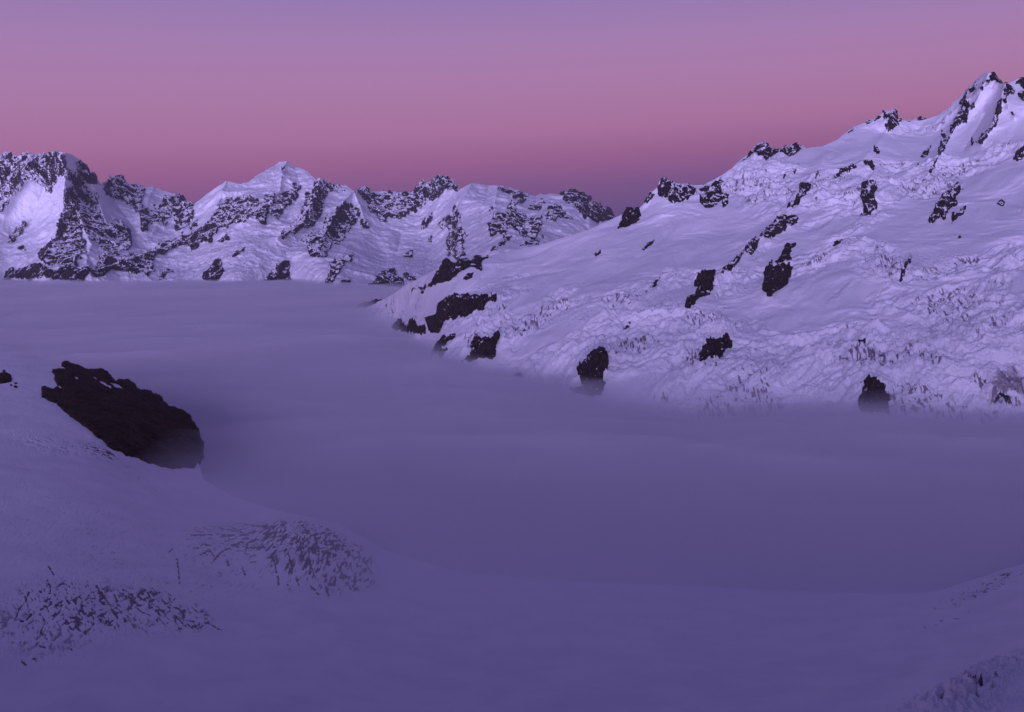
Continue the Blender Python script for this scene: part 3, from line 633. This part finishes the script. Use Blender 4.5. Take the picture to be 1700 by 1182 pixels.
big = rock(NEAR, T(9, '345,405 380,395 440,408 470,390 445,340 448,275 490,260 545,262 515,215 545,210 640,235 680,265 700,275 830,272 880,292 960,360 1040,355 1080,370 1130,435 1200,440 1290,475 1400,575 1480,595 1560,650 1612,706 1650,785 1675,890 1685,985 1600,1070 1450,1100 1350,1085 1240,1055 1100,1005 960,950 850,860 720,750 690,740 540,625 470,550 400,535 345,490'),
  R_NEAR, lift=6, rough=1.1, ragged=.6, thick=2., holes=[T(9, '760,318 800,335 850,368 900,395 935,410 920,428 870,400 830,375 790,350'), T(9, '868,360 920,372 980,400 1040,430 1000,425 940,400'), T(9, '480,388 510,405 558,445 530,435 495,412'), T(9, '605,325 650,330 660,342 640,350'), T(9, '660,315 690,320 675,325')])
tag(big, 'huge dark brown rock buttress with thin snow streaks on the near snow slope', 'rock', GR4)
out(NEAR, 9, '-60,300 0,298 50,290 80,305 95,340 90,362 40,378 0,380 -60,375', R_NEAR, 'small dark rock cut by the left picture edge beside the huge buttress', GR4, ragged=.6)
out(NEAR, 9, '20,275 35,265 48,278 38,290 22,288', R_NEAR, 'tiny dark rock just above the small rock at the left edge', GR4, ragged=.3)
out(NEAR, 9, '80,392 90,382 105,388 100,398|118,375 130,366 148,372 140,382 122,382|112,398 130,388 147,400 140,412 120,408', R_NEAR, 'cluster of pebble like dark rocks right of the small left edge rock', GR4, ragged=.3)

# ------------------------------------------------------------------ fog: a deck of cloud with a soft thin layer of mist on it
def fog_height(X, Y, off=0., amp=1.):
    P = np.stack([X, Y, 0 * X], -1)
    W = fbm(P, 1300, 2, off=61. + off)[..., None] * np.array([350, 260, 0])
    near = np.clip(.85 + Y / 12000., .85, 1.1)
    h = 22 * fbm(P + W, 700, 4, .5, off=4.1 + off, aniso=(1.5, 1.3, 1)) * near + 15 * near * fbm(P + W * .7, 360, 5, .56, off=8.8 + off, aniso=(1.3, 1.3, 1))
    return h * amp
def fog_sheet(name, mat, z0, zb, closed, off=0., amp=1.):
    Y = np.geomspace(330, 12200, 420); S = np.linspace(-1, 1, 420)
    X = S[:, None] * (Y[None] * .56 + 260); Yg = np.repeat(Y[None], len(S), 0)
    Z = fog_height(X, Yg, off, amp) + z0
    if not closed: Z = Z - 22 * sstep(1080, 760, Yg)
    else: Z = Z + (22 if off == 0 else 9) * sstep(1700, 1000, Yg)
    top = np.stack([X, Yg, Z], -1)
    n, m = X.shape
    Ft = grid_faces(n, m).reshape(-1, 4)
    if not closed:
        return make_mesh(name, top, Ft, mat, {'dirt_shade': np.zeros((n, m))})
    bot = np.stack([X, Yg, np.full_like(Z, zb)], -1)
    K = n * m; idx = np.arange(K).reshape(n, m)
    rim = np.concatenate([idx[:, 0], idx[-1, 1:], idx[-2::-1, -1], idx[0, -2:0:-1]])
    r2 = np.roll(rim, -1)
    side = np.stack([rim, r2, r2 + K, rim + K], -1)
    return make_mesh(name, np.concatenate([top.reshape(-1, 3), bot.reshape(-1, 3)]), np.concatenate([Ft, Ft[:, ::-1] + K, side]), mat)

def vol(name, dens):
    m, nt, out_ = new_mat(name)
    v = N(nt, 'VolumePrincipled'); v.inputs['Color'].default_value = (.88, .88, .93, 1); v.inputs['Density'].default_value = dens
    v.inputs['Anisotropy'].default_value = .1
    nt.links.new(v.outputs[0], out_.inputs['Volume'])
    return m
for nm, dn, z0, off, amp in (('thin_mist', .0025, FOG + 27, 0., .9), ('thick_mist', .0058, FOG + 7, 5.3, 1.05)):
    tag(fog_sheet('mist', vol(nm, dn), z0, -420, True, off, amp), kind='stuff')
m, nt, out_ = new_mat('fog_deck')
bs = N(nt, 'BsdfDiffuse'); bs.inputs['Color'].default_value = (.56, .56, .60, 1); bs.inputs['Roughness'].default_value = 1
nt.links.new(bs.outputs[0], out_.inputs[0])
deck = fog_sheet('fog', m, FOG - 15, 0, False, 5.3, 1.25); tag(deck, kind='stuff')

# ------------------------------------------------------------------ air
HAZE = .9e-5
if HAZE > 0:
    m, nt, out_ = new_mat('air')
    v = N(nt, 'VolumePrincipled'); v.inputs['Color'].default_value = (.9, .9, .95, 1); v.inputs['Density'].default_value = HAZE
    nt.links.new(v.outputs[0], out_.inputs['Volume'])
    x0, x1, y0, y1, z0, z1 = -9500, 9500, -3900, 16500, -2300, 1700
    V = np.array([(x, y, z) for z in (z0, z1) for y in (y0, y1) for x in (x0, x1)], float)
    hz = make_mesh('haze', V, np.array([(0, 2, 3, 1), (4, 5, 7, 6), (0, 1, 5, 4), (2, 6, 7, 3), (0, 4, 6, 2), (1, 3, 7, 5)]), m, smooth=False)
    tag(hz, kind='stuff')

# ------------------------------------------------------------------ sky: dusk gradient, belt of Venus ahead, afterglow behind
def lin(c):
    return tuple(((v / 255 + .055) / 1.055) ** 2.4 if v > 10 else v / 255 / 12.92 for v in c)
w = bpy.data.worlds.new('World'); sc.world = w; w.use_nodes = True
nt = w.node_tree; nt.nodes.clear()
wo = nt.nodes.new('ShaderNodeOutputWorld'); bg = nt.nodes.new('ShaderNodeBackground'); bg.inputs[1].default_value = 1
tc = nt.nodes.new('ShaderNodeTexCoord'); sp = nt.nodes.new('ShaderNodeSeparateXYZ'); nt.links.new(tc.outputs['Generated'], sp.inputs[0])
hi = math_n(nt, 'MAXIMUM', math_n(nt, 'SUBTRACT', 1., math_n(nt, 'MULTIPLY', sp.outputs['Z'], 3.6)), 0.)
tilt = math_n(nt, 'SUBTRACT', sp.outputs['Z'], math_n(nt, 'MULTIPLY', math_n(nt, 'MULTIPLY', sp.outputs['X'], .07), hi))
fac = math_n(nt, 'ADD', math_n(nt, 'MULTIPLY', tilt, 1.0), .1)
cr = nt.nodes.new('ShaderNodeValToRGB'); nt.links.new(fac, cr.inputs[0])
ZEN = (.073, .062, .222)
stops = [(0.0, lin((68, 58, 108))), (.10, lin((80, 66, 118))), (.135, lin((100, 75, 124))), (.158, lin((122, 80, 128))), (.182, lin((150, 92, 136))), (.21, lin((169, 111, 152))),
         (.245, lin((171, 121, 165))), (.285, lin((165, 125, 174))), (.32, lin((149, 122, 177))), (.44, (.13, .11, .29)), (.68, ZEN), (1.0, ZEN)]
while len(cr.color_ramp.elements) < len(stops): cr.color_ramp.elements.new(.5)
for e, (p, c) in zip(cr.color_ramp.elements, stops): e.position = p
for e, (p, c) in zip(cr.color_ramp.elements, stops): e.color = tuple(c) + (1,)
# afterglow behind the camera
bk = math_n(nt, 'MULTIPLY', math_n(nt, 'MAXIMUM', math_n(nt, 'MULTIPLY', math_n(nt, 'ADD', sp.outputs['Y'], math_n(nt, 'MULTIPLY', sp.outputs['X'], .5)), -1.), 0.), 1.0)
low = math_n(nt, 'MAXIMUM', math_n(nt, 'SUBTRACT', 1., math_n(nt, 'ABSOLUTE', math_n(nt, 'MULTIPLY', sp.outputs['Z'], 1.6))), 0.)
gl = math_n(nt, 'MULTIPLY', math_n(nt, 'POWER', bk, 1.5), low)
GLOW = (.17, .13, .22)
mm = nt.nodes.new('ShaderNodeMix'); mm.data_type = 'RGBA'; mm.blend_type = 'ADD'; mm.clamp_result = False
nt.links.new(gl, mm.inputs[0]); nt.links.new(cr.outputs[0], mm.inputs[6]); mm.inputs[7].default_value = GLOW + (1,)
nt.links.new(mm.outputs[2], bg.inputs[0]); nt.links.new(bg.outputs[0], wo.inputs[0])

sl = bpy.data.lights.new('sun', 'SUN'); sl.energy = 3.8; sl.angle = math.radians(32); sl.color = (.60, .49, 1.0)
so = bpy.data.objects.new('sun', sl); col.objects.link(so)
from mathutils import Vector
so.rotation_euler = Vector((.22, .97, -.07)).to_track_quat('-Z', 'Y').to_euler()

cam = bpy.data.cameras.new('camera'); co = bpy.data.objects.new('camera', cam); col.objects.link(co)
cam.sensor_width = 36; cam.lens = 36 * F / 1700; cam.clip_start = 1; cam.clip_end = 60000
co.rotation_euler = (math.radians(90) - PITCH, 0, 0)
sc.camera = co
sc.view_settings.view_transform = 'Standard'; sc.view_settings.look = 'None'; sc.view_settings.exposure = 0; sc.view_settings.gamma = 1
sc.cycles.use_denoising = True
sc.cycles.volume_bounces = 4; sc.cycles.max_bounces = 8; sc.cycles.diffuse_bounces = 3
